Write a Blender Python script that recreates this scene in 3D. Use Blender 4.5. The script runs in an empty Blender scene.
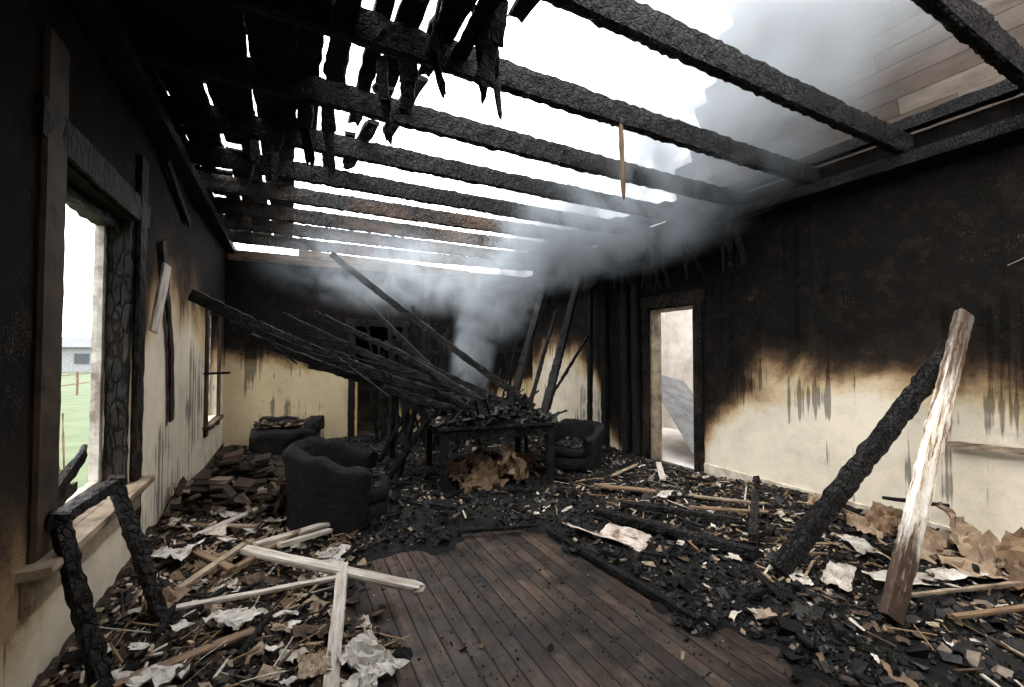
import bpy, math, random
from mathutils import Vector, noise, Matrix, Euler
random.seed(7)
R=random.random
def U(a,b): return a+(b-a)*random.random()
def sm(a,b,x):
    t=(x-a)/(b-a); t=max(0,min(1,t)); return t*t*(3-2*t)
S=bpy.context.scene
S.view_settings.view_transform='Standard'

# ------------------------------------------------------------ materials
class NT:
    def __init__(s,name,spec=.5):
        s.m=bpy.data.materials.new(name); s.m.use_nodes=True
        s.t=s.m.node_tree; s.n=s.t.nodes; s.l=s.t.links
        s.b=s.n.get('Principled BSDF'); s.out=s.n.get('Material Output')
        s.b.inputs['Specular IOR Level'].default_value=spec
        s.tc=s.n.new('ShaderNodeTexCoord')
    def new(s,t,**k):
        a=s.n.new(t)
        for x,y in k.items(): setattr(a,x,y)
        return a
    def link(s,a,b): s.l.new(a,b)
    def mapn(s,scale=(1,1,1),src='Object'):
        m=s.new('ShaderNodeMapping'); m.inputs['Scale'].default_value=scale
        s.link(s.tc.outputs[src],m.inputs[0]); return m.outputs[0]
    def warp(s,vec,scale,amt):
        a=s.new('ShaderNodeTexNoise'); s.link(vec,a.inputs['Vector']); a.inputs['Scale'].default_value=scale
        a.inputs['Detail'].default_value=4
        m=s.new('ShaderNodeVectorMath',operation='SCALE'); s.link(a.outputs['Color'],m.inputs[0]); m.inputs['Scale'].default_value=amt
        d=s.new('ShaderNodeVectorMath',operation='ADD'); s.link(vec,d.inputs[0]); s.link(m.outputs[0],d.inputs[1]); return d.outputs[0]
    def noise(s,vec,scale,detail=6,rough=.6,dist=0):
        a=s.new('ShaderNodeTexNoise'); s.link(vec,a.inputs['Vector'])
        a.inputs['Scale'].default_value=scale; a.inputs['Detail'].default_value=detail
        a.inputs['Roughness'].default_value=rough; a.inputs['Distortion'].default_value=dist
        return a.outputs[0]
    def voro(s,vec,scale,feat='DISTANCE_TO_EDGE'):
        a=s.new('ShaderNodeTexVoronoi',feature=feat); s.link(vec,a.inputs['Vector'])
        a.inputs['Scale'].default_value=scale
        return a.outputs['Distance']
    def ramp(s,v,stops,interp='LINEAR'):
        r=s.new('ShaderNodeValToRGB'); r.color_ramp.interpolation=interp
        e=r.color_ramp.elements
        while len(e)<len(stops): e.new(.5)
        for i,(p,c) in enumerate(stops):
            e[i].position=p
            if not hasattr(c,'__len__'): c=(c,c,c)
            e[i].color=(c[0],c[1],c[2],1)
        s.link(v,r.inputs[0]); return r.outputs[0]
    def math(s,op,a,b=None,clamp=False):
        m=s.new('ShaderNodeMath',operation=op,use_clamp=clamp)
        for i,x in enumerate((a,b)):
            if x is None: continue
            if isinstance(x,(int,float)): m.inputs[i].default_value=x
            else: s.link(x,m.inputs[i])
        return m.outputs[0]
    def mix(s,f,a,b,blend='MIX'):
        m=s.new('ShaderNodeMix',data_type='RGBA',blend_type=blend)
        for i,x in ((0,f),(6,a),(7,b)):
            if isinstance(x,(int,float)): m.inputs[i].default_value=x
            elif isinstance(x,tuple): m.inputs[i].default_value=(x[0],x[1],x[2],1)
            else: s.link(x,m.inputs[i])
        return m.outputs[2]
    def col(s,c):
        if isinstance(c,tuple): s.b.inputs['Base Color'].default_value=(c[0],c[1],c[2],1)
        else: s.link(c,s.b.inputs['Base Color'])
    def rough(s,r):
        if isinstance(r,(int,float)): s.b.inputs['Roughness'].default_value=r
        else: s.link(r,s.b.inputs['Roughness'])
    def bump(s,h,strength=.6,dist=.02):
        b=s.new('ShaderNodeBump'); b.inputs['Strength'].default_value=strength
        b.inputs['Distance'].default_value=dist
        s.link(h,b.inputs['Height']); s.link(b.outputs[0],s.b.inputs['Normal'])

def m_char(name,scale=28,base=.008,hi=.03,brown=0.0,zs=.75,bd=.010,spec=.28):
    t=NT(name,spec); v=t.warp(t.mapn((1,1,zs)),9,.07)
    e=t.voro(v,scale); e2=t.voro(v,scale*2.4); n=t.noise(v,scale*2.5,6,.7); n2=t.noise(t.mapn((1,1,.5)),2.2,5)
    h=t.math('ADD',t.math('MULTIPLY',t.ramp(e,[(0,0),(.14,1)]),.75),t.math('MULTIPLY',n,.75))
    h=t.math('ADD',h,t.math('MULTIPLY',t.ramp(e2,[(0,0),(.10,1)]),.25))
    c=t.ramp(h,[(.25,base*.1),(.85,base*.8),(1.15,base),(1.4,hi)])
    pat=t.ramp(t.noise(t.mapn(),4,5,.75),[(.38,.4),(.62,1.6),(.75,3.2)])
    c=t.mix(1.0,c,pat,'MULTIPLY')
    c2=t.ramp(n2,[(.45,(0,0,0)),(.7,(.13*brown,.07*brown,.035*brown))])
    t.col(t.mix(1.0,c,c2,'ADD')); t.rough(.5); t.bump(h,1.0,bd); return t.m
char=m_char('charred_wood',27,.0045,.020,.05,spec=.15,bd=.013); charf=m_char('fine_char',44,.005,.018,bd=.009,spec=.13)
charbrown=m_char('scorched_timber',32,.009,.035,.9,spec=.2)
soot=m_char('sooted_deck_board',16,.0035,.009,.0,1,.006,.10)
sootcase=m_char('sooted_casing',22,.005,.016,.22,.3,.006,.08)

def m_wall(name,axis,stops,lo=0,span=9.0,soft=1.0,pale=(.80,.72,.57)):
    t=NT(name,.12); v=t.mapn()
    sep=t.new('ShaderNodeSeparateXYZ'); t.link(v,sep.inputs[0])
    a=t.math('DIVIDE',t.math('SUBTRACT',sep.outputs[axis],lo),span,True)
    bias=t.math('MULTIPLY',t.ramp(a,[((y-lo)/span,h/4) for y,h in stops],'B_SPLINE'),4)
    n1=t.noise(v,1.1,5,.55,.4); n2=t.noise(v,6,8,.7)
    st=t.noise(t.mapn((11,11,.5)),1.0,5,.65)
    s=t.math('SUBTRACT',sep.outputs[2],bias)
    s=t.math('ADD',s,t.math('MULTIPLY',t.math('SUBTRACT',n1,.5),1.1))
    s=t.math('ADD',s,t.math('MULTIPLY',t.math('SUBTRACT',n2,.5),.26))
    s=t.math('ADD',s,t.math('MULTIPLY',t.math('SUBTRACT',st,.5),.12))
    s=t.math('ADD',t.math('DIVIDE',s,soft),.5)
    p2=tuple(x*.95 for x in pale)
    c=t.ramp(s,[(.0,pale),(.24,p2),(.37,(pale[0]*.80,pale[1]*.70,pale[2]*.53)),(.47,(.35,.24,.13)),(.56,(.12,.075,.042)),(.67,(.024,.017,.012)),(.85,(.008,.0065,.0055))])
    d=t.ramp(t.noise(v,2.2,9,.72),[(.42,1),(.60,.84),(.74,.5)])
    c=t.mix(1.0,c,d,'MULTIPLY')
    dr=t.ramp(t.math('MULTIPLY',t.noise(t.mapn((18,18,.4)),1.0,3,.5),t.noise(v,1.4,3,.5)),[(.325,1),(.36,.35)])
    c=t.mix(1.0,c,dr,'MULTIPLY')
    bl=t.ramp(t.noise(v,5,10,.8),[(.50,0),(.66,1)])
    msk=t.ramp(s,[(.55,0),(.75,1)])
    c=t.mix(t.math('MULTIPLY',bl,t.math('MULTIPLY',msk,.7)),c,(.028,.022,.018))
    sp=t.ramp(t.math('MULTIPLY',t.noise(v,80,5,.75),t.noise(v,2.6,9,.8)),[(.33,0),(.375,1)])
    c=t.mix(t.math('MULTIPLY',sp,.5),c,(.16,.13,.10))
    t.col(c); t.rough(.85)
    rgh=t.math('MULTIPLY',t.math('ADD',t.noise(v,32,7,.75),n2),t.ramp(s,[(.3,.22),(.6,1)]))
    t.bump(rgh,.9,.018)
    return t.m
wR=m_wall('soot_plaster_right',1,[(-1.5,1.2),(.7,1.3),(1.9,1.5),(3.0,1.35),(3.6,.95),(3.95,.0),(4.9,-.4),(5.6,-.2),(6.1,1.4),(7.4,2.0),(8.3,1.4)],-1.6,10,1.2,(.84,.76,.61))
wL=m_wall('soot_plaster_left',1,[(-1.5,.6),(2.0,.75),(2.6,.8),(3.5,1.1),(4.3,2.2),(5.2,2.3),(6.0,2.0),(8.0,1.6)],-1.6,10,1.7,(.66,.58,.45))
wB=m_wall('soot_plaster_back',0,[(-1,1.6),(.9,1.6),(1.2,.7),(2.4,.4),(3.2,.8),(4.8,1.2)],-1,6,.8,(.70,.57,.36))
wF=m_wall('soot_plaster_front',0,[(-1,1.2),(4.8,1.2)],-1,6)
def m_plain(name,c,var=.25,scale=6,rough=.7,bump=.3,c2=None,stretch=(1,1,1)):
    t=NT(name,.3); v=t.mapn(stretch); n=t.noise(v,scale,8,.65)
    c2=c2 or tuple(x*(1-var*1.8) for x in c)
    t.col(t.ramp(n,[(.38,c),(.66,c2)])); t.rough(rough); t.bump(t.noise(v,scale*6,5),bump,.008); return t.m
m_white=m_plain('neighbour_plaster',(.60,.57,.53),.3,2.5,c2=(.40,.36,.32))
m_trim=m_plain('scorched_trim_paint',(.34,.27,.19),.4,5,c2=(.07,.048,.03))
m_brownpaint=m_plain('smoke_browned_casing',(.065,.04,.022),.4,5,c2=(.012,.009,.007))
m_base=m_plain('baseboard_paint',(.76,.70,.59),.3,6,c2=(.36,.29,.21))
m_sash=m_plain('sash_paint',(.50,.47,.42),.3,8,c2=(.16,.13,.10))
q=NT('burnt_leather',.2); v=q.mapn()
q.col(q.ramp(q.noise(v,5,6),[(.4,(.003,.003,.0035)),(.7,(.014,.012,.011))])); q.rough(q.ramp(q.noise(v,9,5),[(.35,.36),(.7,.75)]))
q.bump(q.math('ADD',q.noise(v,10,7,.75),q.math('MULTIPLY',q.noise(v,70,3),.3)),1.0,.05); m_leather=q.m
def m_floor():
    t=NT('floor_planks',.33); v=t.mapn()
    sep=t.new('ShaderNodeSeparateXYZ'); t.link(v,sep.inputs[0])
    w=t.math('DIVIDE',sep.outputs[0],.095); fr=t.math('FRACT',w); fl=t.math('FLOOR',w)
    wn=t.new('ShaderNodeTexWhiteNoise',noise_dimensions='1D'); t.link(fl,wn.inputs['W'])
    gap=t.ramp(t.math('ABSOLUTE',t.math('SUBTRACT',fr,.5)),[(.44,1),(.475,0)])
    g=t.noise(t.mapn((34,2.0,1)),1.0,7,.7,.6)
    base=t.ramp(g,[(.3,(.027,.016,.011)),(.52,(.072,.046,.030)),(.78,(.18,.125,.085))])
    base=t.mix(1.0,base,t.ramp(wn.outputs[0],[(0,.5),(1,1.1)]),'MULTIPLY')
    so=t.ramp(t.noise(v,2.2,9,.78),[(.42,1),(.60,.08)])
    base=t.mix(1.0,base,so,'MULTIPLY')
    base=t.mix(t.ramp(t.noise(v,5,9,.8),[(.56,0),(.74,.4)]),base,(.19,.165,.14))
    base=t.mix(1.0,base,gap,'MULTIPLY')
    t.col(base); t.rough(t.ramp(t.noise(v,4,6),[(.35,.40),(.7,.75)]))
    t.bump(t.math('ADD',gap,t.math('MULTIPLY',g,.35)),.7,.008); return t.m
mfloor=m_floor()
def m_island(name,stops,rough=.7,scale=25,bump=.4,stretch=(1,1,1),spec=.25):
    t=NT(name,spec); g=t.new('ShaderNodeNewGeometry'); v=t.mapn(stretch)
    c=t.ramp(g.outputs['Random Per Island'],stops,'CONSTANT')
    n=t.ramp(t.noise(v,scale,6,.7),[(.35,1.05),(.7,.4)])
    t.col(t.mix(1.0,c,n,'MULTIPLY')); t.rough(rough); t.bump(t.noise(v,scale*2,5),bump,.01); return t.m
m_coal=m_island('charcoal_pieces',[(0,.005),(.3,.009),(.6,.015),(.80,.028),(.88,(.06,.048,.038)),(.955,(.24,.195,.15))],.5,spec=.2)
m_rubble=m_island('plaster_and_wood_rubble',[(0,(.012,.010,.009)),(.28,(.08,.052,.033)),(.45,(.19,.13,.08)),(.63,(.36,.275,.185)),(.86,(.58,.52,.43)),(.95,(.03,.02,.015))],.75)
m_splint=m_island('wood_splinters',[(0,(.26,.165,.095)),(.28,(.42,.30,.19)),(.46,(.08,.05,.03)),(.68,(.58,.52,.44)),(.87,(.015,.012,.01))],.7)
m_paper=m_island('crumpled_paper',[(0,(.54,.48,.40)),(.22,(.36,.275,.19)),(.42,(.21,.145,.095)),(.58,(.63,.59,.53)),(.78,(.09,.06,.04))],.8,14,.7)
m_card=m_island('scorched_cardboard',[(0,(.22,.145,.085)),(.35,(.35,.255,.17)),(.7,(.12,.075,.045))],.8,7,.6)
m_pale=m_plain('weathered_pale_plank',(.58,.535,.47),.3,2.5,c2=(.20,.15,.11),stretch=(12,12,1.2))
m_brownb=m_plain('brown_plank',(.24,.155,.09),.3,2.5,c2=(.035,.025,.018),stretch=(12,12,1.2))
m_roof=m_island('roof_sheathing_wood',[(0,(.15,.115,.09)),(.25,(.20,.155,.125)),(.5,(.12,.09,.07)),(.75,(.235,.19,.15)),(.9,(.075,.058,.047))],.75,6,.4,(1,.3,1))
m_books=m_island('burnt_books',[(0,(.012,.010,.008)),(.35,(.045,.03,.02)),(.6,(.10,.065,.042)),(.8,(.20,.15,.105)),(.95,(.34,.27,.19))],.85,30,.9,(.3,.3,3))
t=NT('ash_bed',.25); v=t.mapn(); sep=t.new('ShaderNodeSeparateXYZ'); t.link(v,sep.inputs[0])
n=t.noise(v,30,8,.75)
dark=t.ramp(n,[(.35,.004),(.6,.014),(.75,.05)])
dark=t.mix(t.ramp(t.noise(v,3.5,8,.75),[(.55,0),(.72,.5)]),dark,(.09,.075,.06))
brn=t.ramp(n,[(.35,(.015,.011,.009)),(.52,(.075,.052,.035)),(.7,(.28,.215,.145))])
f=t.ramp(t.math('ADD',t.math('MULTIPLY',sep.outputs[0],-.6),t.noise(v,2,4)),[(.3,0),(.75,.9)])
t.col(t.mix(f,dark,brn)); t.rough(.7); t.bump(t.noise(v,22,8,.8),1.0,.05); m_ash=t.m
t=NT('peeling_timber',.3); v=t.mapn((22,22,1.6)); g=t.new('ShaderNodeSeparateXYZ'); t.link(t.mapn(),g.inputs[0])
n=t.noise(v,1,7,.75,.3)
body=t.ramp(n,[(.45,(.74,.70,.63)),(.51,(.56,.46,.34)),(.55,(.20,.12,.075)),(.67,(.05,.032,.022))])
sz=t.math('ADD',g.outputs[2],t.math('MULTIPLY',t.math('SUBTRACT',t.noise(t.mapn((8,8,1)),3,7,.75),.5),1.6))
k=t.ramp(t.math('DIVIDE',sz,2.5),[(.10,1),(.27,0),(.62,0),(.84,.85)])
t.col(t.mix(k,body,(.05,.030,.02))); t.rough(.65); t.bump(n,.6,.01); m_peel=t.m

# ------------------------------------------------------------ mesh builder
class MB:
    def __init__(s): s.v=[]; s.f=[]; s.mi=[]
    def box(s,a,b,mi=0):
        x0,y0,z0=a;x1,y1,z1=b;o=len(s.v)
        s.v+=[(x0,y0,z0),(x1,y0,z0),(x1,y1,z0),(x0,y1,z0),(x0,y0,z1),(x1,y0,z1),(x1,y1,z1),(x0,y1,z1)]
        for q in ((0,3,2,1),(4,5,6,7),(0,1,5,4),(1,2,6,5),(2,3,7,6),(3,0,4,7)):
            s.f.append([o+i for i in q]); s.mi.append(mi)
    def beam(s,p0,p1,w,h,mi=0,amp=.006,seg=.07,k=2,sag=0,taper=1,roll=0,freq=14,ragged=False):
        p0=Vector(p0);p1=Vector(p1);d=p1-p0;L=d.length;d.normalize()
        up=Vector((0,0,1))
        if abs(d.z)>.97: up=Vector((0,1,0))
        side=d.cross(up).normalized(); up=side.cross(d).normalized()
        if roll:
            m=Matrix.Rotation(roll,3,d); side=m@side; up=m@up
        n=max(2,int(L/seg)); per=[]
        for a,b in (((-1,-1),(1,-1)),((1,-1),(1,1)),((1,1),(-1,1)),((-1,1),(-1,-1))):
            for i in range(k):
                tt=i/k; x=a[0]+(b[0]-a[0])*tt; y=a[1]+(b[1]-a[1])*tt
                q=.93 if i==0 else 1.0
                per.append((x*q,y*q))
        o=len(s.v); K=len(per)
        so=Vector((U(0,50),U(0,50),U(0,50)))
        for r in range(n+1):
            tt=r/n; c=p0+d*(L*tt); c=c+up*(-sag*4*tt*(1-tt))
            sc=(1+(taper-1)*tt)
            er=1+ (amp*9)*noise.noise(Vector((tt*L*2.2,0,0))+so)+(amp*5)*noise.noise(Vector((tt*L*6,5,0))+so)
            if ragged and r==n: sc*=.85
            for x,y in per:
                ou=side*x*w*.5+up*y*h*.5*er
                q=c+ou*sc
                nn=noise.noise(q*freq+so)+.5*noise.noise(q*freq*2.7+so)
                q=q+ou.normalized()*nn*amp*2
                if ragged and r==n: q=q+d*(.07*noise.noise(Vector((x*2.3,y*.7,1))+so)-.02)
                s.v.append(tuple(q))
        for r in range(n):
            for i in range(K):
                j=(i+1)%K
                s.f.append([o+r*K+i,o+r*K+j,o+(r+1)*K+j,o+(r+1)*K+i]); s.mi.append(mi)
        s.f.append([o+i for i in range(K)][::-1]); s.mi.append(mi)
        s.f.append([o+n*K+i for i in range(K)]); s.mi.append(mi)
    def chunk(s,c,sx,sy,sz,rot,mi=0,j=.3):
        m=Euler(rot).to_matrix(); c=Vector(c); o=len(s.v)
        for x,y,z in ((-1,-1,-1),(1,-1,-1),(1,1,-1),(-1,1,-1),(-1,-1,1),(1,-1,1),(1,1,1),(-1,1,1)):
            q=Vector((x*sx*.5*U(1-j,1),y*sy*.5*U(1-j,1),z*sz*.5*U(1-j,1)))
            s.v.append(tuple(c+m@q))
        for q in ((0,3,2,1),(4,5,6,7),(0,1,5,4),(1,2,6,5),(2,3,7,6),(3,0,4,7)):
            s.f.append([o+i for i in q]); s.mi.append(mi)
    def sheet(s,c,sx,sy,rot,amp=.05,n=10,tilt=(0,0),mi=0,freq=4):
        m=Euler((tilt[0],tilt[1],rot)).to_matrix(); c=Vector(c); o=len(s.v); so=Vector((U(0,90),U(0,90),U(0,90)))
        sk=U(-.35,.35)
        for i in range(n+1):
            for j2 in range(n+1):
                x=(i/n-.5)*sx; y=(j2/n-.5)*sy
                e=1+.22*noise.noise(Vector((i/n*3,j2/n*3,0))+so)
                p=Vector((x*e+y*sk,y*e,0)); q=p*freq+so
                z=amp*(1.6*abs(noise.noise(q))+.9*abs(noise.noise(q*2.3)))+U(-.2,.2)*amp
                if R()<.1: z+=amp*.5
                p=p+Vector((U(-1,1)*sx/n*.32,U(-1,1)*sy/n*.32,0))
                p.z=z
                s.v.append(tuple(c+m@p))
        for i in range(n):
            for j2 in range(n):
                a=o+i*(n+1)+j2
                if R()<.5:
                    s.f.append([a,a+n+1,a+n+2]); s.f.append([a,a+n+2,a+1])
                else:
                    s.f.append([a,a+n+1,a+1]); s.f.append([a+1,a+n+1,a+n+2])
                s.mi+=[mi,mi]
    def obj(s,name,mats,smooth=False,parent=None):
        me=bpy.data.meshes.new(name); me.from_pydata(s.v,[],s.f)
        for m in (mats if isinstance(mats,list) else [mats]): me.materials.append(m)
        me.polygons.foreach_set('material_index',s.mi)
        if smooth: me.polygons.foreach_set('use_smooth',[True]*len(s.f))
        me.update()
        o=bpy.data.objects.new(name,me); S.collection.objects.link(o)
        if parent: o.parent=parent
        return o
def single(name,mat,fn,smooth=False):
    mb=MB(); fn(mb); return mb.obj(name,mat,smooth)
def bo(name,mat,a,b,w,h,roll=0,parent=None,**k):
    """timber modelled along its own local Z, then placed between a and b"""
    a=Vector(a);b=Vector(b);d=b-a;L=d.length;d.normalize()
    up=Vector((0,0,1)) if abs(d.z)<.97 else Vector((0,1,0))
    side=d.cross(up).normalized(); u2=side.cross(d).normalized(); xx=u2.cross(d)
    mb=MB(); mb.beam((0,0,0),(0,0,L),w,h,**k); o=mb.obj(name,mat)
    rm=Matrix((xx,u2,d)).transposed().to_4x4()
    o.matrix_world=Matrix.Translation(a)@rm@Matrix.Rotation(roll,4,'Z')
    return o
def empty(name,loc=(0,0,0)):
    e=bpy.data.objects.new(name,None); e.location=loc; S.collection.objects.link(e); return e

# ------------------------------------------------------------ room shell
XL,XR,YB,YF,HT=-.95,4.8,8.3,-1.6,3.3
TH=.18
WE=3.74
single('floor',mfloor,lambda m:m.box((XL-TH,YF-TH,-.12),(XR+TH,YB+TH,0)))
def wl(m):
    x0,x1=XL-TH,XL
    W1=(2.70,WE,.72,2.47); W2=(6.7,7.6,.7,2.15)
    m.box((x0,YF,0),(x1,W1[0],HT)); m.box((x0,W1[0],0),(x1,W1[1],W1[2])); m.box((x0,W1[0],W1[3]),(x1,W1[1],HT))
    m.box((x0,W1[1],0),(x1,W2[0],HT)); m.box((x0,W2[0],0),(x1,W2[1],W2[2])); m.box((x0,W2[0],W2[3]),(x1,W2[1],HT))
    m.box((x0,W2[1],0),(x1,YB,HT))
    m.box((x0,YF,HT),(x1,YB,3.62))
single('wall_left',wL,wl)
D0,D1,DH=3.98,4.78,2.25
def wr(m):
    x0,x1=XR,XR+TH
    m.box((x0,YF,0),(x1,D0,HT)); m.box((x0,D0,DH),(x1,D1,HT)); m.box((x0,D1,0),(x1,YB,HT))
    m.box((x0,YF,HT),(x1,YB,3.5))
single('wall_right',wR,wr)
def wb(m):
    m.box((XL-TH,YB,0),(1.06,YB+TH,HT)); m.box((1.06,YB,2.1),(1.9,YB+TH,HT)); m.box((1.9,YB,0),(XR+TH,YB+TH,HT))
single('wall_back',wB,wb)
single('unseen_wall_front',wF,lambda m:m.box((XL-TH,YF-TH,0),(XR+TH,YF,3.6)))  # unseen wall behind the camera, added dark to block light from the back
single('baseboard_right',m_base,lambda m:m.beam((XR-.012,YF,.09),(XR-.012,D0-.12,.09),.024,.18,amp=.002,k=2))
single('baseboard_left',m_brownpaint,lambda m:m.beam((XL+.012,YF,.08),(XL+.012,YB,.08),.024,.16,amp=.002))
def side(m):
    m.box((XR+TH,2.4,-.12),(7.6,7.2,-.02))
    m.box((7.4,2.4,0),(7.5,7.2,2.9)); m.box((XR+TH,7.1,0),(7.5,7.2,2.9)); m.box((XR+TH,2.4,0),(7.5,2.5,2.9))
single('adjoining_room_walls',m_white,side)
def bk(m):
    m.box((-1.1,YB+TH,-.12),(5,11,-.01)); m.box((-1.1,10.6,0),(5,10.7,2.6)); m.box((-1.1,8.5,0),(-1,10.7,2.6)); m.box((4.9,8.5,0),(5,10.7,2.6)); m.box((-1.1,8.5,2.6),(5,10.7,2.7))
single('rear_room_walls',m_plain('smoked_rear_plaster',(.22,.17,.12),.3,2,c2=(.03,.022,.018)),bk)
def lean(m):
    m.beam((5.6,4.2,.0),(6.5,6.1,1.15),.9,.04,amp=.003,roll=.3)
    m.beam((5.5,3.6,.0),(6.9,5.0,1.0),.3,.04,amp=.003,roll=.3)
single('fallen_plaster_panel',m_plain('grey_panel',(.15,.15,.15),.3,4),lean)

d=empty('door_1')
m=MB()
m.beam((XR-.02,D0-.07,0),(XR-.02,D0-.07,DH+.1),.05,.14,amp=.004); m.beam((XR-.02,D1+.07,0),(XR-.02,D1+.07,DH+.1),.05,.14,amp=.004)
m.beam((XR-.02,D0-.16,DH+.1),(XR-.02,D1+.16,DH+.1),.05,.18,amp=.004)
m.obj('casing',sootcase,parent=d)
m=MB(); m.box((XR-.0,D0-.001,0),(XR+TH+.01,D0+.035,DH)); m.box((XR,D1-.035,0),(XR+TH+.01,D1+.001,DH)); m.box((XR,D0,DH-.035),(XR+TH+.01,D1,DH))
m.obj('jamb',m_trim,parent=d)
d=empty('door_2'); m=MB()
m.beam((1.0,YB-.02,0),(1.0,YB-.02,2.15),.12,.04); m.beam((1.96,YB-.02,0),(1.96,YB-.02,2.15),.12,.04); m.beam((.9,YB-.02,2.16),(2.06,YB-.02,2.16),.04,.13)
m.obj('casing',charf,parent=d)
m=MB(); m.box((1.05,YB-.03,.0),(1.10,YB+TH,1.5)); m.obj('jamb',m_plain('ochre_jamb',(.62,.42,.16),.2),parent=d)

w=empty('window_1'); m=MB()
m.beam((XL+.012,2.59,.6),(XL+.012,2.59,2.98),.035,.19,amp=.003,mi=0)
m.beam((XL+.012,2.46,2.58),(XL+.012,4.0,2.58),.035,.18,amp=.005,mi=1)
m.beam((XL+.015,3.84,.35),(XL+.015,3.84,2.95),.04,.15,amp=.006,mi=1)
m.obj('casing',[m_brownpaint,sootcase],parent=w)
m=MB()
m.beam((XL+.04,2.42,.70),(XL+.04,3.92,.70),.13,.045,amp=.004); m.beam((XL+.02,2.45,.60),(XL+.02,3.88,.60),.035,.15,amp=.003)
m.box((XL-TH-.02,2.70,.70),(XL,WE,.725))
m.obj('sill',m_trim,parent=w)
m=MB()
m.beam((XL-.15,3.69,.72),(XL-.15,3.69,2.47),.05,.06,amp=.002); m.beam((XL-.16,2.72,.72),(XL-.16,2.72,2.47),.04,.03,amp=.002)
m.beam((XL-.15,2.72,.75),(XL-.15,WE,.75),.05,.05,amp=.003)
m.obj('sash',m_sash,parent=w)
m=MB(); m.beam((XL-.12,2.72,2.44),(XL-.12,WE,2.44),.1,.06,amp=.01)
m.beam((XL-.06,WE-.02,.72),(XL-.06,WE-.02,2.47),.12,.04,amp=.006,k=3)
m.beam((XL-.1,2.8,.78),(XL-.14,3.5,1.0),.03,.08,amp=.01); m.beam((XL-.1,2.74,.80),(XL-.12,3.3,.84),.03,.06,amp=.01)
m.obj('burnt_muntin',sootcase,parent=w)
w=empty('window_2'); m=MB()
m.beam((XL+.015,6.62,.55),(XL+.015,6.62,2.3),.04,.13); m.beam((XL+.015,7.68,.55),(XL+.015,7.68,2.3),.04,.13); m.beam((XL+.015,6.5,2.25),(XL+.015,7.8,2.25),.04,.15); m.beam((XL+.03,6.5,.66),(XL+.03,7.8,.66),.1,.05)
m.obj('casing',m_brownpaint,parent=w)
m=MB(); m.beam((XL-.1,6.7,1.43),(XL-.1,7.6,1.43),.05,.05,amp=.001); m.beam((XL-.1,7.56,.7),(XL-.1,7.56,2.15),.05,.06,amp=.001);m.obj('sash',m_sash,parent=w)

# ------------------------------------------------------------ ceiling joists
ys=[.92,1.72,2.46,3.2,3.95,4.7,5.45,6.2,6.95,7.7]
for i,y in enumerate(ys):
    mat=char if i<6 else (charbrown)
    bo('ceiling_joist',mat,(XL+.0,y+U(-.04,.04),3.40+U(-.02,.02)),(XR+.05,y+U(-.04,.04),3.40+U(-.03,.02)),.072,.18,amp=.007,seg=.03,k=4,sag=U(0,.04),freq=22)
bo('brown_collar_beam',m_brownb,(.1,7.3,3.12),(2.9,7.35,3.05),.07,.13,amp=.004)
bo('brown_collar_beam',m_brownb,(-.9,8.15,3.18),(4.7,8.15,3.18),.1,.16,amp=.004)
def plate(m):
    m.beam((4.68,YF+.02,3.235),(4.68,YB-.02,3.235),.2,.11,amp=.006,k=3)
    m.beam((4.58,3.3,3.07),(4.58,8.2,3.02),.24,.26,amp=.02,k=3,freq=5)
    m.beam((4.72,YF+.02,3.56),(4.72,YB-.02,3.56),.12,.11,amp=.006,k=3)
    for i in range(60):
        y=U(3.1,8.0); m.beam((U(4.3,4.70),y,3.05),(U(4.35,4.70),y+U(-.15,.15),U(2.45,2.9)),U(.03,.16),.015,amp=.012,taper=.5,ragged=True,roll=U(0,3))
single('wall_plate_timber',charf,plate)
single('wall_plate_timber',charf,lambda m:m.beam((XL+.09,YF+.02,3.25),(XL+.09,YB-.02,3.25),.14,.1,amp=.006))
def soff(m):
    x=4.02
    while x<4.8:
        wd=U(.10,.14); y0=3.4+1.6*(4.8-x)+U(-.4,.4); y=y0
        while y<8.2:
            y2=min(8.25,y+U(.8,2.4)); m.beam((x,y,3.53),(x+U(-.02,.02),y2,3.53),wd,.03,amp=.006,seg=.1,ragged=True); y=y2+U(0,.1)
        x+=wd+U(0,.02)
single('ceiling',soot,soff)

def deck(m):
    x=-.92
    while x<1.14:
        wd=U(.11,.16); ye=4.2-1.62*x+U(-.6,.5)
        y=YF
        while y<ye-.1:
            L=U(1.0,2.6); y2=min(ye,y+L)
            m.beam((x+U(-.01,.01),y,3.525+U(0,.02)),(x+U(-.02,.02),y2,3.525+U(0,.02)),wd*1.04 if x<.2 else wd*U(.8,1.03),.03,amp=.006,seg=.08,ragged=(y2==ye))
            y=y2+(U(.0,.02) if x<.0 else U(.0,.12))
        if x<.02:
            yy=ye+U(.03,.18)
            while yy<8.2:
                y2=min(8.25,yy+U(.6,1.8)); m.beam((x,yy,3.53),(x+U(-.03,.03),y2,3.53),wd,.03,amp=.006,seg=.1); yy=y2+U(.02,.14)
        elif x<.8 and R()<.7:
            yy=ye+U(.1,.4); m.beam((x,yy,3.53),(x+U(-.1,.1),yy+U(.5,1.3),3.53),wd*.7,.03,amp=.008,seg=.08,ragged=True)
        x+=wd+(U(-.01,.004) if x<.1 else U(.01,.05))
single('ceiling',soot,deck)
single('ceiling',soot,lambda m:[m.beam((-.86+.27*k,YF,3.585),(-.86+.27*k,4.0-k*.38+U(-.3,.3),3.585),.272,.02,amp=.003,seg=.2,ragged=True) for k in range(7)])
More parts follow.
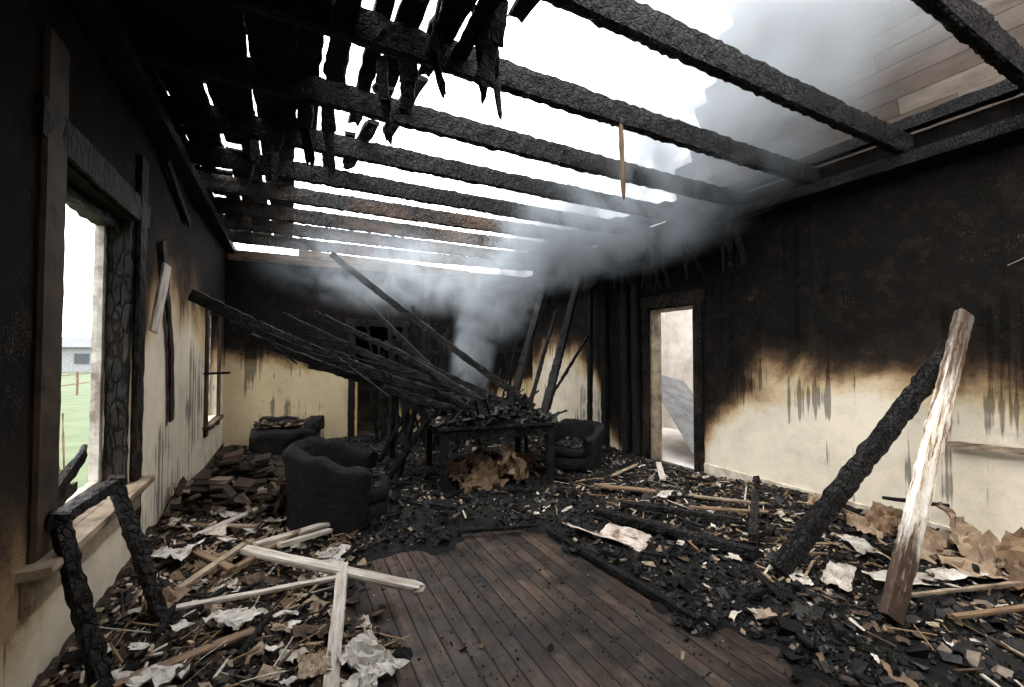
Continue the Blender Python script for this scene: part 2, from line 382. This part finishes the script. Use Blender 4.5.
def shards(m):
    for x,y,z2,w_ in ((.98,2.05,2.98,.11),(.90,2.15,3.02,.08),(1.03,2.25,3.0,.05),(.62,2.6,3.05,.11),(.5,2.8,3.0,.08),(.2,3.3,2.85,.09),(.08,3.5,3.0,.11),(-.1,3.9,2.95,.09),(-.3,4.3,3.0,.07),(.75,2.35,3.1,.1)):
        dx,dy=U(-.05,.05),U(-.04,.08); zm=(3.5+z2)/2
        m.beam((x,y,3.5),(x+dx,y+dy,zm),w_,.02,amp=.008,seg=.04,k=3,roll=U(-.5,.5),freq=9)
        m.beam((x+dx,y+dy,zm+.03),(x+dx+U(-.06,.06),y+dy+U(-.06,.08),z2),w_*.85,.015,amp=.010,seg=.04,k=3,roll=U(-.6,.6),ragged=True,taper=.75,freq=9)
    for x in (.1,.3,.5,.7,.85,.95,1.1):
        y0=U(.4,1.4); m.beam((x,y0,3.5),(x+U(-.1,.1),y0+U(1.0,2.2),3.30+U(.0,.2)),U(.09,.14),.022,amp=.008,seg=.05,ragged=True)
single('hanging_charred_slats',soot,shards)
bo('hanging_lath_strip',m_brownb,(2.14,2.41,3.42),(2.17,2.41,2.72),.035,.012,amp=.003,seg=.05,ragged=True)

# right roof slope remnant
def roof(m):
    n=19
    for i in range(n):
        f=i/n; x=4.98-.95*f; z=3.55+2.6*f
        ye=4.6-(z-3.55)*.85+U(-.12,.12); y=-1.2
        while y<ye-.05:
            y2=min(ye,y+U(1.2,3.2))
            m.beam((x,y,z),(x,y2-.004,z),.022,.150,amp=.0012,seg=.2,roll=-.35)
            y=y2
single('roof_sheathing',m_roof,roof)
def raf(m):
    for y in (-.3,1.1,2.5):
        m.beam((5.10,y,3.5),(4.18,y,6.0),.05,.10,amp=.004)
single('roof_rafters',charbrown,raf)

# ------------------------------------------------------------ debris
def clear(x,y):
    n=.26*noise.noise(Vector((x*2.3,y*2.3,3)))+.10*noise.noise(Vector((x*8,y*8,3)))
    dd=min(x-.40,2.12-x+max(0,(2.0-y))*.15,3.55-y)+n
    return sm(-.14,.2,dd)
def H(x,y):
    q=Vector((x,y,0))
    n=noise.noise(q*3)*.5+noise.noise(q*7)*.3+noise.noise(q*17)*.2
    h=.035+.03*n
    h+=sm(.35,-.8,x)*.16*sm(6.5,5,y)*(1+.5*n)
    h+=sm(3.6,4.7,x)*.10*sm(4,2.6,y)*(1+.6*n)
    h+=sm(3.6,5.2,y)*.06*(1+n)*sm(4.5,3.8,x)
    h+=.15*math.exp(-((x-.95)**2+(y-4.0)**2)/.22)*(1+n)
    c=clear(x,y)
    return h*(1-c)-.03*c
def bed(m):
    st=.045; nx=int((XR-XL)/st); ny=int((YB-.4)/st)
    for j in range(ny+1):
        for i in range(nx+1):
            x=XL+.004+(XR-XL-.008)*i/nx; y=.4+(YB-.41)*j/ny; m.v.append((x,y,H(x,y)))
    for j in range(ny):
        for i in range(nx):
            a=j*(nx+1)+i; m.f.append([a,a+1,a+nx+2,a+nx+1]); m.mi.append(0)
single('ash_debris_bed',m_ash,bed)
def HH(x,y): return max(0,H(x,y))
def coal(m):
    k=0
    while k<29000:
        x=U(XL+.05,XR-.05); y=.8+7.3*(R()**1.6)
        c=clear(x,y)
        if c>.4 and R()>.14: continue
        if x<.35 and y<5 and R()<.45: continue
        if noise.noise(Vector((x*2.6,y*2.6,7)))>.12 and R()<.65: continue
        s=U(.008,.032)*(1 if R()<.92 else U(1.8,3.0))
        if c>.4: s=U(.004,.014)
        m.chunk((x,y,HH(x,y)+s*.25),s*U(.9,2.0),s,s*U(.3,.9),(U(-.8,.8),U(-.8,.8),U(0,6.3)),j=.55); k+=1
single('charcoal_debris',m_coal,coal)
def rub(m):
    for i in range(8500):
        if R()<.62: x=XL+.05+1.45*R()**1.2; y=U(1.6,6.8)
        elif R()<.6: x=XR-.05-1.8*R()**1.4; y=U(.6,3.9)
        else: x=U(.3,4.6); y=U(1,6.5)
        if clear(x,y)>.4 and R()>.08: continue
        s=U(.006,.034)
        m.chunk((x,y,HH(x,y)+s*.4),s*U(1,2.5),s,s*U(.2,.6),(U(-.8,.8),U(-.8,.8),U(0,6.3)),j=.45)
single('plaster_rubble',m_rubble,rub)
def spl(m):
    for i in range(900):
        r=R()
        if r<.5: x=XL+.14+1.3*R(); y=U(1.7,5)
        elif r<.85: x=XR-.2-1.8*R(); y=U(.7,4.2)
        else: x=U(.3,4.4); y=U(3,6.5)
        if clear(x,y)>.4: continue
        L=U(.05,.16) if R()<.7 else U(.16,.42); a=U(0,3.14); z=HH(x,y)+.02; w_=U(.004,.018)
        if x<XL+.25 or x>XR-.25: a=1.57+U(-.3,.3)
        m.chunk((x,y,z+.01),L,w_,w_*.6,(0,U(-.2,.2),a),j=.3)
single('wood_splinters',m_splint,spl)
def chs(m):
    for i in range(170):
        x=U(-.6,4.5); y=U(1.0,6.5)
        if clear(x,y)>.3: continue
        a=U(0,3.14); L=U(.08,.4); z=HH(x,y)+.03
        dx,dy=math.cos(a)*L*.5,math.sin(a)*L*.5
        if x+abs(dx)>XR-.05 or x-abs(dx)<XL+.05: continue
        m.beam((x-dx,y-dy,z+U(-.01,.04)),(x+dx,y+dy,z+U(-.01,.04)),U(.015,.05),U(.012,.035),amp=.005,seg=.04,k=2,ragged=True)
single('charred_wood_fragments',charf,chs)
def pap(m):
    for (x,y,sx,sy,am) in ((.36,2.25,.28,.2,.06),(.30,2.05,.2,.16,.05),(-.45,3.5,.26,.2,.05),(-.5,4.0,.3,.2,.05),(-.1,4.3,.26,.18,.04),(.28,3.55,.26,.3,.03),(-.6,3.0,.24,.2,.05),(-.25,2.75,.22,.18,.04),(-.5,2.4,.22,.2,.04),(-.2,3.9,.24,.16,.04),(-.68,3.6,.26,.2,.06),(.12,2.3,.2,.14,.04),(-.5,5.6,.4,.3,.08),(-.3,6.2,.4,.4,.08),(.1,2.0,.22,.16,.05),(-.15,3.2,.22,.16,.03),(.2,2.6,.18,.14,.03),(-.45,4.35,.26,.18,.04)):
        m.sheet((x,y,HH(x,y)+.03),sx,sy,U(0,3),am,tilt=(U(-.2,.2),U(-.2,.2)))
    for i in range(260):
        x=XL+.16+1.3*R(); y=U(1.7,5.5); m.sheet((x,y,HH(x,y)+.02),U(.04,.15),U(.03,.10),U(0,3),.018,n=4,tilt=(U(-.4,.4),U(-.4,.4)),freq=8)
    for i in range(130):
        x=U(2.3,4.65); y=U(.8,5.0); m.sheet((x,y,HH(x,y)+.02),U(.03,.12),U(.02,.07),U(0,3),.012,n=4,tilt=(U(-.4,.4),U(-.4,.4)),freq=8)
single('crumpled_paper_scraps',m_paper,pap)
def plw(m):
    m.sheet((3.35,1.62,.07),.40,.16,.3,.025); m.sheet((3.66,1.36,.09),.50,.15,-.6,.025); m.sheet((3.9,1.75,.11),.34,.14,.9,.025); m.sheet((3.1,1.75,.06),.2,.12,.9,.02); m.sheet((3.95,1.2,.12),.4,.12,-.4,.025)
    m.sheet((3.55,3.35,.09),.3,.12,.5,.02)
single('torn_plaster_sheet',m_plain('torn_white_sheet',(.60,.57,.52),.3,8,c2=(.22,.18,.14),bump=.8),plw)
def card(m):
    m.sheet((4.32,1.5,.10),.5,.36,.4,.10,tilt=(.2,-.2)); m.sheet((4.42,1.2,.13),.42,.36,1.4,.12,tilt=(-.2,-.3)); m.sheet((4.15,1.15,.10),.36,.28,2.2,.08); m.sheet((4.5,1.8,.14),.34,.28,.2,.10,tilt=(0,-.4))
    m.sheet((4.45,.95,.15),.4,.4,.2,.12,tilt=(.2,-.4)); m.sheet((4.3,1.9,.11),.3,.2,.7,.07,tilt=(.2,-.3)); m.sheet((4.5,2.3,.12),.3,.24,.7,.08,tilt=(.2,-.5))
    m.sheet((4.5,1.35,.2),.4,.3,.9,.10,tilt=(.5,-.7)); m.sheet((4.2,.9,.12),.4,.3,.5,.08)
single('scorched_cardboard_heap',m_card,card)
def card2(m):
    m.sheet((1.95,4.55,.08),.45,.4,.4,.12,tilt=(.5,-.3)); m.sheet((2.3,4.5,.08),.45,.4,1.2,.16,tilt=(.3,.5)); m.sheet((2.1,4.75,.16),.5,.4,2.1,.16,tilt=(.9,.0)); m.sheet((1.75,4.8,.12),.35,.4,.1,.16,tilt=(.4,.6)); m.sheet((2.5,4.8,.16),.4,.4,.1,.16,tilt=(1.1,.2))
    m.sheet((2.35,4.65,.3),.4,.35,.8,.12,tilt=(1.0,.2))
single('scorched_cardboard_heap',m_card,card2)

def plank(mat,a,b,w,h,roll=0,amp=.003,**k):
    return bo('charred_plank' if mat in (char,charf) else 'broken_plank',mat,a,b,w,h,roll=roll,amp=amp,**k)
plank(m_pale,(-.28,3.50,.25),(.76,2.70,.11),.085,.035,ragged=True)
plank(m_pale,(.33,3.10,.18),(.17,2.05,.07),.07,.03,roll=.15)
plank(m_pale,(-.62,2.92,.22),(.33,3.0,.15),.04,.02)
plank(m_pale,(-.2,3.55,.24),(.42,3.95,.18),.07,.03,ragged=True)
plank(m_pale,(-.05,3.42,.26),(.30,3.72,.19),.05,.03)
plank(m_trim,(-.6,3.05,.22),(-.25,3.55,.27),.05,.025,ragged=True)
plank(m_brownb,(-.35,3.2,.22),(.1,3.75,.22),.04,.03,ragged=True)
plank(m_pale,(-.6,3.9,.25),(-.15,4.45,.25),.06,.02)
plank(m_brownb,(-.8,2.3,.22),(-.15,2.65,.14),.06,.02)
plank(m_brownb,(-.7,3.9,.22),(-.3,3.2,.25),.05,.02)
plank(m_trim,(-.75,4.3,.22),(-.2,3.9,.25),.05,.02)
plank(charf,(2.03,3.25,.04),(2.12,1.75,.04),.045,.04,amp=.006)
plank(charf,(1.3,3.55,.05),(2.0,3.35,.05),.04,.03,amp=.01)
plank(char,(2.55,3.25,.12),(3.1,2.05,.10),.085,.07,amp=.008,k=3,seg=.04)
plank(char,(2.9,3.3,.12),(3.6,2.5,.10),.06,.05,amp=.008,seg=.04)
plank(char,(3.3,2.2,.12),(4.4,2.9,.12),.07,.06,amp=.008,seg=.04)
plank(m_brownb,(3.4,2.9,.13),(3.95,2.45,.13),.05,.02,ragged=True)
plank(m_trim,(3.7,3.1,.13),(4.15,2.6,.13),.045,.02,ragged=True)
plank(m_trim,(3.5,4.1,.12),(4.1,4.35,.12),.05,.02)
plank(m_pale,(3.9,3.7,.12),(4.45,4.3,.12),.07,.02)
plank(m_brownb,(3.05,3.9,.12),(3.5,3.4,.12),.08,.03,ragged=True)
plank(m_brownb,(3.35,1.05,.10),(4.1,.75,.15),.03,.02)
plank(m_trim,(3.3,1.3,.10),(4.3,.9,.15),.025,.02)
def fold(m):
    m.sheet((2.30,2.92,.06),.17,.58,.42,.02,tilt=(.05,.40),freq=3); m.sheet((2.48,2.78,.07),.17,.36,.10,.02,tilt=(.15,-.6),freq=3)
single('peeled_board_fragment',m_plain('peeled_board',(.60,.54,.47),.3,9,c2=(.14,.075,.045),bump=.8),fold)

bo('leaning_charred_timber',char,(3.03,1.84,.08),(4.66,1.42,1.66),.10,.12,amp=.007,seg=.03,k=4,freq=20)
bo('leaning_peeling_timber',m_peel,(3.05,1.22,.08),(4.68,1.36,1.90),.12,.06,amp=.004,seg=.03,k=4,roll=1.1)
bo('broken_rail',m_trim,(4.76,1.50,.86),(4.74,.55,.90),.03,.05,amp=.006)
bo('charred_stick',char,(4.3,1.75,.42),(4.74,1.5,.36),.025,.03,amp=.004)

def fr(m):
    a=(-.66,2.38,.17);b=(-.56,2.83,.18);c=(-.84,3.10,.88);d_=(-.89,2.60,.86)
    for p,q in ((a,b),(b,c),(c,d_),(d_,a)):
        m.beam(p,q,.06,.055,amp=.006,seg=.025,k=3,freq=22)
    for p in (a,b,c,d_): m.chunk(p,.07,.07,.07,(.1,.2,.3),j=.15)
single('burnt_wooden_frame',char,fr)

# ------------------------------------------------------------ table
tb=empty('dining_table')
def rot(p,c=(2.2,4.98),a=math.radians(-8)):
    x,y=p[0]-c[0],p[1]-c[1]; return (c[0]+x*math.cos(a)-y*math.sin(a),c[1]+x*math.sin(a)+y*math.cos(a),p[2])
m=MB(); x0,x1,y0,y1=1.5,2.9,4.35,5.6
y=y0; i=0
while y<y1-.05:
    if i in (3,6): m.beam(rot((x0,y+.07,.77)),rot((x0+.55,y+.07,.76)),.13,.03,amp=.007,seg=.05,ragged=True); m.beam(rot((x1,y+.07,.77)),rot((x1-.35,y+.07,.70)),.13,.03,amp=.007,seg=.05,ragged=True)
    else: m.beam(rot((x0+U(-.03,.03),y+.07,.77)),rot((x1+U(-.05,.03),y+.07,.77+U(-.01,.01))),.125,.035,amp=.009,seg=.04,k=3)
    y+=.14; i+=1
m.obj('top',char,parent=tb)
m=MB()
for p,q in (((x0+.05,y0+.06),(x1-.05,y0+.06)),((x0+.05,y1-.06),(x1-.05,y1-.06)),((x0+.06,y0+.05),(x0+.06,y1-.05)),((x1-.06,y0+.05),(x1-.06,y1-.05))):
    m.beam(rot((p[0],p[1],.69)),rot((q[0],q[1],.69)),.035,.10,amp=.008,seg=.04,k=3)
m.obj('apron',char,parent=tb)
m=MB()
for x in (x0+.07,x1-.07):
    for y in (y0+.07,y1-.07):
        p=rot((x,y,0)); m.beam((p[0],p[1],.74),(p[0],p[1],0),.085,.085,amp=.006,taper=.8,seg=.04,k=3)
m.obj('legs',charf,parent=tb)
def ctop(m):
    for i in range(1000):
        p=rot((U(1.45,2.95),U(4.35,5.6),.81)); s=U(.015,.06)
        m.chunk((p[0],p[1],.79+U(0,.16)*max(0,1-abs(p[0]-2.2))),s*2.4,s,s*.7,(U(-.8,.8),U(-.8,.8),U(0,6)),j=.5)
    for i in range(700):
        a=U(0,6.28); r=R(); x=2.2+r*.75*math.cos(a); y=5.1+r*.5*math.sin(a); s=U(.02,.07)
        m.chunk((x,y,.12+.22*(1-r)*R()),s*2,s,s*.7,(U(-.8,.8),U(-.8,.8),U(0,6)),j=.5)
single('charcoal_heap',m_coal,ctop)

def cr(a,b,w,h,mat=char,**k): bo('fallen_rafter',mat,a,b,w,h,amp=.007,seg=.04,k=3,**k)
cr((-.88,5.25,2.18),(2.35,5.0,.86),.09,.12,sag=.10)
cr((-.6,5.9,2.0),(2.1,5.15,.90),.07,.10,sag=.06)
cr((-.4,5.6,1.78),(1.95,4.75,.86),.07,.09,sag=.04)
cr((-.1,6.4,2.1),(2.5,5.3,.92),.06,.09,sag=.05)
cr((.30,6.5,2.15),(2.7,5.2,.88),.05,.08)
cr((.50,6.45,2.98),(3.0,5.15,.86),.06,.09,sag=.03)
cr((1.2,6.3,1.75),(2.3,4.7,.86),.05,.07)
cr((.2,5.7,1.45),(2.6,4.9,.85),.04,.06)
cr((.9,7.3,2.6),(2.2,5.6,.9),.05,.08)
cr((4.45,7.2,3.0),(2.72,5.3,.86),.10,.12)
cr((4.5,6.18,2.88),(2.86,4.66,.82),.10,.12)
cr((4.5,6.9,2.4),(3.0,5.3,.82),.05,.07)
cr((4.5,5.9,1.9),(3.05,5.0,.82),.03,.05)
cr((1.0,5.2,.05),(1.45,4.75,.95),.05,.06)
cr((3.3,5.9,.05),(2.6,4.7,.98),.05,.07)
def laths(m):
    for i in range(60):
        x=U(-.3,2.1); f=(x+.9)/3.2; y=U(4.7,6.2); z=2.1-1.25*f+U(-.10,.05)
        m.beam((x,y,z),(x+U(.3,.9),y+U(-.4,.2),z-U(.1,.4)),.03,.018,amp=.004,seg=.06)
    for i in range(80):
        x=U(1.4,2.9); y=U(4.5,5.5); m.beam((x,y,.8),(x+U(-.4,.4),y+U(-.3,.3),U(.82,1.12)),.03,.02,amp=.005,seg=.06)
    for i in range(60):
        x=U(1.3,3.6); y=U(6.5,8.0); m.beam((x,y,.1),(x+U(-.5,.5),y+U(-.3,.2),U(.5,2.4)),.045,.035,amp=.005,seg=.06)
single('fallen_laths',charf,laths)
def posts(m):
    for x,y,h in ((2.3,8.1,3.1),(1.5,7.2,2.9),(2.9,8.15,3.0),(3.5,8.15,3.0),(1.3,6.2,1.8)):
        m.beam((x,y,0),(x+U(-.06,.06),y,h),.07,.08,amp=.006,k=3)
    for y in (5.0,5.25,5.75): m.beam((4.74,y,0),(4.73,y+U(-.03,.03),3.0),.08,.13,amp=.006,k=3)
    m.beam((4.6,6.0,0),(4.6,5.95,2.9),.07,.08,amp=.006,k=3)
    for x,y,x2,y2,z2 in ((1.1,6.3,1.5,5.9,.95),(1.2,5.4,1.35,5.1,1.0)):
        m.beam((x,y,0),(x2,y2,z2),.05,.05,amp=.006)
    m.beam((2.0,8.1,1.6),(4.6,8.1,1.7),.05,.08,amp=.006); m.beam((2.0,8.1,.9),(4.4,8.1,.6),.05,.08,amp=.006)
single('charred_studs',charf,posts)
def wst(m):
    m.beam((XL+.03,4.72,1.55),(XL+.03,4.35,2.5),.02,.12,amp=.008,k=3)
    m.beam((XL+.03,4.75,1.0),(XL+.03,4.70,1.6),.02,.13,amp=.008,k=3)
    m.beam((XL+.03,5.3,2.9),(XL+.05,4.3,3.15),.03,.08,amp=.006)
    m.beam((XL+.03,6.3,1.35),(XL+.3,6.3,1.36),.03,.03,amp=.003)
single('burnt_batten',sootcase,wst)
bo('peeled_wallboard_strip',m_pale,(XL+.05,4.06,1.75),(XL+.09,4.2,2.28),.02,.10,amp=.004)
def wires(m):
    p=Vector((XR-.02,1.15,2.25))
    for k in range(9):
        q=p+Vector((0,-.06,.025+U(-.012,.012))); q.x=XR-.02; m.beam(p,q,.005,.005,amp=.0003,seg=.1,k=1); p=q
single('peeling_wire_strand',m_trim,wires)

# ------------------------------------------------------------ tub chairs
def tub(name,loc,ang,sx=1,sy=1,sz=1,back=.80,arm=.62):
    e=empty(name,loc); e.rotation_euler=(0,0,ang)
    m=MB(); n=56; A=math.radians(128)
    def sup(a,r,ex=2.6):
        c,s_=math.cos(a),math.sin(a); k=(abs(c)**ex+abs(s_)**ex)**(-1/ex); return r*k*c,r*k*s_
    for i in range(n+1):
        f=-1+2*i/n; a=math.pi+f*A
        ht=arm+(back-arm)*sm(1.0,.35,abs(f))
        ht+=.03*noise.noise(Vector((f*7,1,2)))
        ro=.46; ri=.35
        prof=[(ro-.035,.06),(ro-.02,ht*.4),(ro,ht*.8),(ro+.018,ht-.06),(ro+.012,ht-.03),(ro-.015,ht-.004),((ro+ri)/2,ht+.010),(ri+.01,ht-.015),(ri-.01,ht-.06),(ri,.42),(ri+.01,.2)]
        K=len(prof)
        for r,z in prof:
            x,y=sup(a,r); nn=.020*noise.noise(Vector((x*7,y*7,z*7)))+.008*noise.noise(Vector((x*22,y*22,z*22)))
            m.v.append((x*sx+nn,y*sy+nn,z*sz+nn*.5))
    for i in range(n):
        for j in range(K-1):
            a=i*K+j; m.f.append([a,a+1,a+K+1,a+K]); m.mi.append(0)
    m.f.append(list(range(K))); m.mi.append(0); m.f.append([n*K+j for j in range(K)][::-1]); m.mi.append(0)
    m.obj('shell',m_leather,True,e)
    def disc(nm,r,z0,z1,off=0,fx=1):
        m=MB(); n2=48; pr=[(0,z0),(r-.03,z0),(r,z0+.03),(r,z1-.05),(r-.02,z1-.015),(r-.07,z1),(r*.7,z1+.0),(r*.5,z1+.008),(r*.25,z1),(0,z1-.012)]
        for i in range(n2):
            a=2*math.pi*i/n2
            for rr,z in pr:
                x,y=sup(a,max(rr,.001),3.2); nn=.03*noise.noise(Vector((x*6,y*6,z*3+4)))
                m.v.append(((x*fx+off)*sx,y*sy,(z+nn)*sz))
        k2=len(pr)
        for i in range(n2):
            for j in range(k2-1):
                a=i*k2+j; b=((i+1)%n2)*k2+j; m.f.append([a,b,b+1,a+1]); m.mi.append(0)
        m.obj(nm,m_leather,True,e)
    disc('seat_base',.40,.07,.30,.03,1.05); disc('seat_cushion',.355,.29,.44,.07,1.08)
    m=MB()
    for x,y in ((.3,.3),(.3,-.3),(-.3,.3),(-.3,-.3)): m.beam((x*sx,y*sy,0),(x*sx,y*sy,.09),.05,.05,amp=.002)
    m.obj('feet',charf,parent=e)
    m=MB()
    for i in range(220):
        x,y=U(-.28,.36),U(-.28,.28); s=U(.01,.05); m.chunk((x*sx,y*sy,(.45+U(0,.02))*sz),s*1.6,s,s*.5,(U(-.6,.6),U(-.6,.6),U(0,6)),j=.5)
    m.obj('ash_on_seat',m_coal,parent=e)
tub('tub_armchair',(.42,4.22,0.0),math.radians(-15),.95,.92,.98)
tub('tub_armchair',(3.45,4.85,0.04),math.radians(205),.80,.80,.76)
# low collapsed ottoman by the back wall
e=empty('burnt_ottoman',(-.02,7.6,.02)); e.rotation_euler=(0,0,-.15)
m=MB(); m.beam((-.45,0,.24),(.46,0,.22),.60,.44,amp=.03,k=6,freq=4); m.obj('seat',m_leather,True,e)
m=MB(); m.beam((.36,-.28,.46),(.40,.28,.44),.20,.20,amp=.025,k=4,freq=5); m.beam((-.42,.2,.50),(.1,.22,.48),.18,.16,amp=.03,k=4,freq=5); m.obj('bolster',m_leather,True,e)
m=MB()
for i in range(220):
    s=U(.02,.08); m.chunk((U(-.42,.4),U(-.25,.2),.47+U(0,.05)),s*1.8,s,s*.5,(U(-.5,.5),U(-.5,.5),U(0,6)),j=.5)
m.obj('charred_papers',m_books,parent=e)

def books(m):
    for col in range(6):
        for row,yy in enumerate((4.55,4.85)):
            x=-.80+col*.145; z=.12; lean_=U(-.2,.2)
            tgt=.46+.14*row+U(-.14,.08)-.03*abs(col-2)
            while z<tgt:
                h=U(.010,.04); m.chunk((x+U(-.04,.05),yy+U(-.07,.07),z+h/2),U(.10,.19),U(.16,.30),h,(U(-.14,.14),lean_+U(-.12,.12),U(-.4,.4)),j=.28); z+=h*.9
    for i in range(190):
        m.chunk((U(-.84,.05),U(4.25,5.1),.14+.42*R()*R()),U(.04,.18),U(.04,.14),U(.006,.03),(U(-1.4,1.4),U(-1.4,1.4),U(0,6)),j=.5)
single('burnt_book_stack',m_books,books)

# ------------------------------------------------------------ outside
t=NT('grass_field'); v=t.mapn(); t.col(t.ramp(t.noise(v,1.2,8,.7),[(.35,(.05,.075,.028)),(.6,(.085,.11,.05)),(.8,(.12,.12,.07))])); t.rough(.9); mg=t.m
single('lawn',mg,lambda m:m.box((-150,-40,-.5),(XL-TH-.02,200,-.35)))
def house(m):
    m.box((-34,64,-.35),(-15,72,2.4),0); o=len(m.v)
    m.v+=[(-34.6,63.4,2.4),(-14.4,63.4,2.4),(-14.4,72.6,2.4),(-34.6,72.6,2.4),(-34.6,68,3.6),(-14.4,68,3.6)]
    for q in ((0,1,5,4),(2,3,4,5),(0,4,3),(1,2,5)): m.f.append([o+i for i in q]); m.mi.append(1)
    for k in range(6): m.box((-33+k*3,63.9,.6),(-31.8+k*3,64,1.7),2)
mb=MB(); house(mb); mb.obj('neighbour_house',[m_plain('house_siding',(.30,.31,.32)),m_plain('house_roof',(.14,.15,.16)),m_plain('house_glass',(.08,.09,.10))])
def twigs(m):
    for i in range(26):
        x=-1.85+U(-.3,.2); y=U(4.4,5.6); m.beam((x,y,-.35),(x+U(-.3,.3),y+U(-.3,.3),U(.7,1.35)),.012,.012,amp=.004,seg=.1,k=1)
single('dead_shrub',m_brownb,twigs)
def fence(m):
    for i in range(14): m.beam((-9,8+i*2.2,-.35),(-9,8+i*2.2,.8),.08,.08,seg=.5)
    for z in (.2,.65): m.beam((-9,8,z),(-9,38,z),.03,.06,seg=3)
single('field_fence',m_brownb,fence)

# ------------------------------------------------------------ smoke
def smoke(name,loc,scale,dens,nscale=2.2,col=(.82,.915,1.0),rot_=(0,0,0),th=.42,inner=.1,an=.0,hi=.65):
    bpy.ops.mesh.primitive_ico_sphere_add(subdivisions=3,radius=1,location=loc); o=bpy.context.object; o.name=name; o.scale=scale; o.rotation_euler=rot_
    m=bpy.data.materials.new(name+'_vol'); m.use_nodes=True; nt=m.node_tree; nt.nodes.clear()
    N=nt.nodes.new; L=nt.links.new
    out=N('ShaderNodeOutputMaterial'); pv=N('ShaderNodeVolumePrincipled'); tc=N('ShaderNodeTexCoord')
    pv.inputs['Color'].default_value=(*col,1); pv.inputs['Anisotropy'].default_value=an
    ln=N('ShaderNodeVectorMath'); ln.operation='LENGTH'; L(tc.outputs['Object'],ln.inputs[0])
    mr=N('ShaderNodeMapRange'); mr.interpolation_type='SMOOTHSTEP'; L(ln.outputs['Value'],mr.inputs[0]); mr.inputs[1].default_value=.98; mr.inputs[2].default_value=inner; mr.inputs[3].default_value=0; mr.inputs[4].default_value=1
    mp=N('ShaderNodeMapping'); mp.inputs['Scale'].default_value=scale; mp.inputs['Location'].default_value=loc; L(tc.outputs['Object'],mp.inputs[0])
    nz=N('ShaderNodeTexNoise'); L(mp.outputs[0],nz.inputs['Vector']); nz.inputs['Scale'].default_value=nscale; nz.inputs['Detail'].default_value=5; nz.inputs['Roughness'].default_value=.55; nz.inputs['Distortion'].default_value=1.2
    mr2=N('ShaderNodeMapRange'); L(nz.outputs[0],mr2.inputs[0]); mr2.inputs[1].default_value=th; mr2.inputs[2].default_value=hi; mr2.inputs[3].default_value=0; mr2.inputs[4].default_value=dens
    mu=N('ShaderNodeMath'); mu.operation='MULTIPLY'; L(mr.outputs[0],mu.inputs[0]); L(mr2.outputs[0],mu.inputs[1])
    L(mu.outputs[0],pv.inputs['Density']); L(pv.outputs[0],out.inputs['Volume'])
    o.data.materials.append(m)
smoke('smoke_cloud',(3.55,4.2,3.5),(1.5,2.4,1.05),5.0,1.4,th=.40,rot_=(0,0,.15))
smoke('smoke_cloud',(3.8,2.8,4.5),(1.7,2.3,1.5),3.2,1.0,th=.39,col=(.88,.95,1))
smoke('smoke_cloud',(1.8,6.6,2.85),(2.6,1.4,.8),2.2,1.9,th=.42,inner=0)
smoke('smoke_plume',(2.5,6.1,1.7),(.40,.42,1.05),18.0,3.2,th=.38,rot_=(0,.12,0),inner=.0)
smoke('smoke_plume',(2.85,6.0,2.45),(.8,.75,.85),10.0,2.4,th=.40,inner=.0,rot_=(0,.5,0))
smoke('smoke_plume',(3.35,5.4,3.1),(1.0,1.2,.75),8.0,1.9,th=.40,inner=.0)

w=bpy.data.worlds.new('overcast_sky'); S.world=w; w.use_nodes=True
nt=w.node_tree; bg=nt.nodes['Background']; bg.inputs[0].default_value=(.98,.98,1,1); bg.inputs[1].default_value=4.8
sl=bpy.data.lights.new('soft_sun','SUN'); sl.energy=4.2; sl.angle=math.radians(50); sl.color=(1,.96,.90)
so=bpy.data.objects.new('soft_sun',sl); so.rotation_euler=Vector((-.45,-.15,1.0)).to_track_quat('Z','Y').to_euler(); S.collection.objects.link(so)

cam=bpy.data.cameras.new('camera'); cam.lens=15.12; cam.sensor_width=36; cam.clip_start=.05; cam.clip_end=500
co=bpy.data.objects.new('camera',cam); co.location=(0,0,1.58); co.rotation_euler=(math.radians(91.5),0,math.radians(-27.3)); S.collection.objects.link(co); S.camera=co
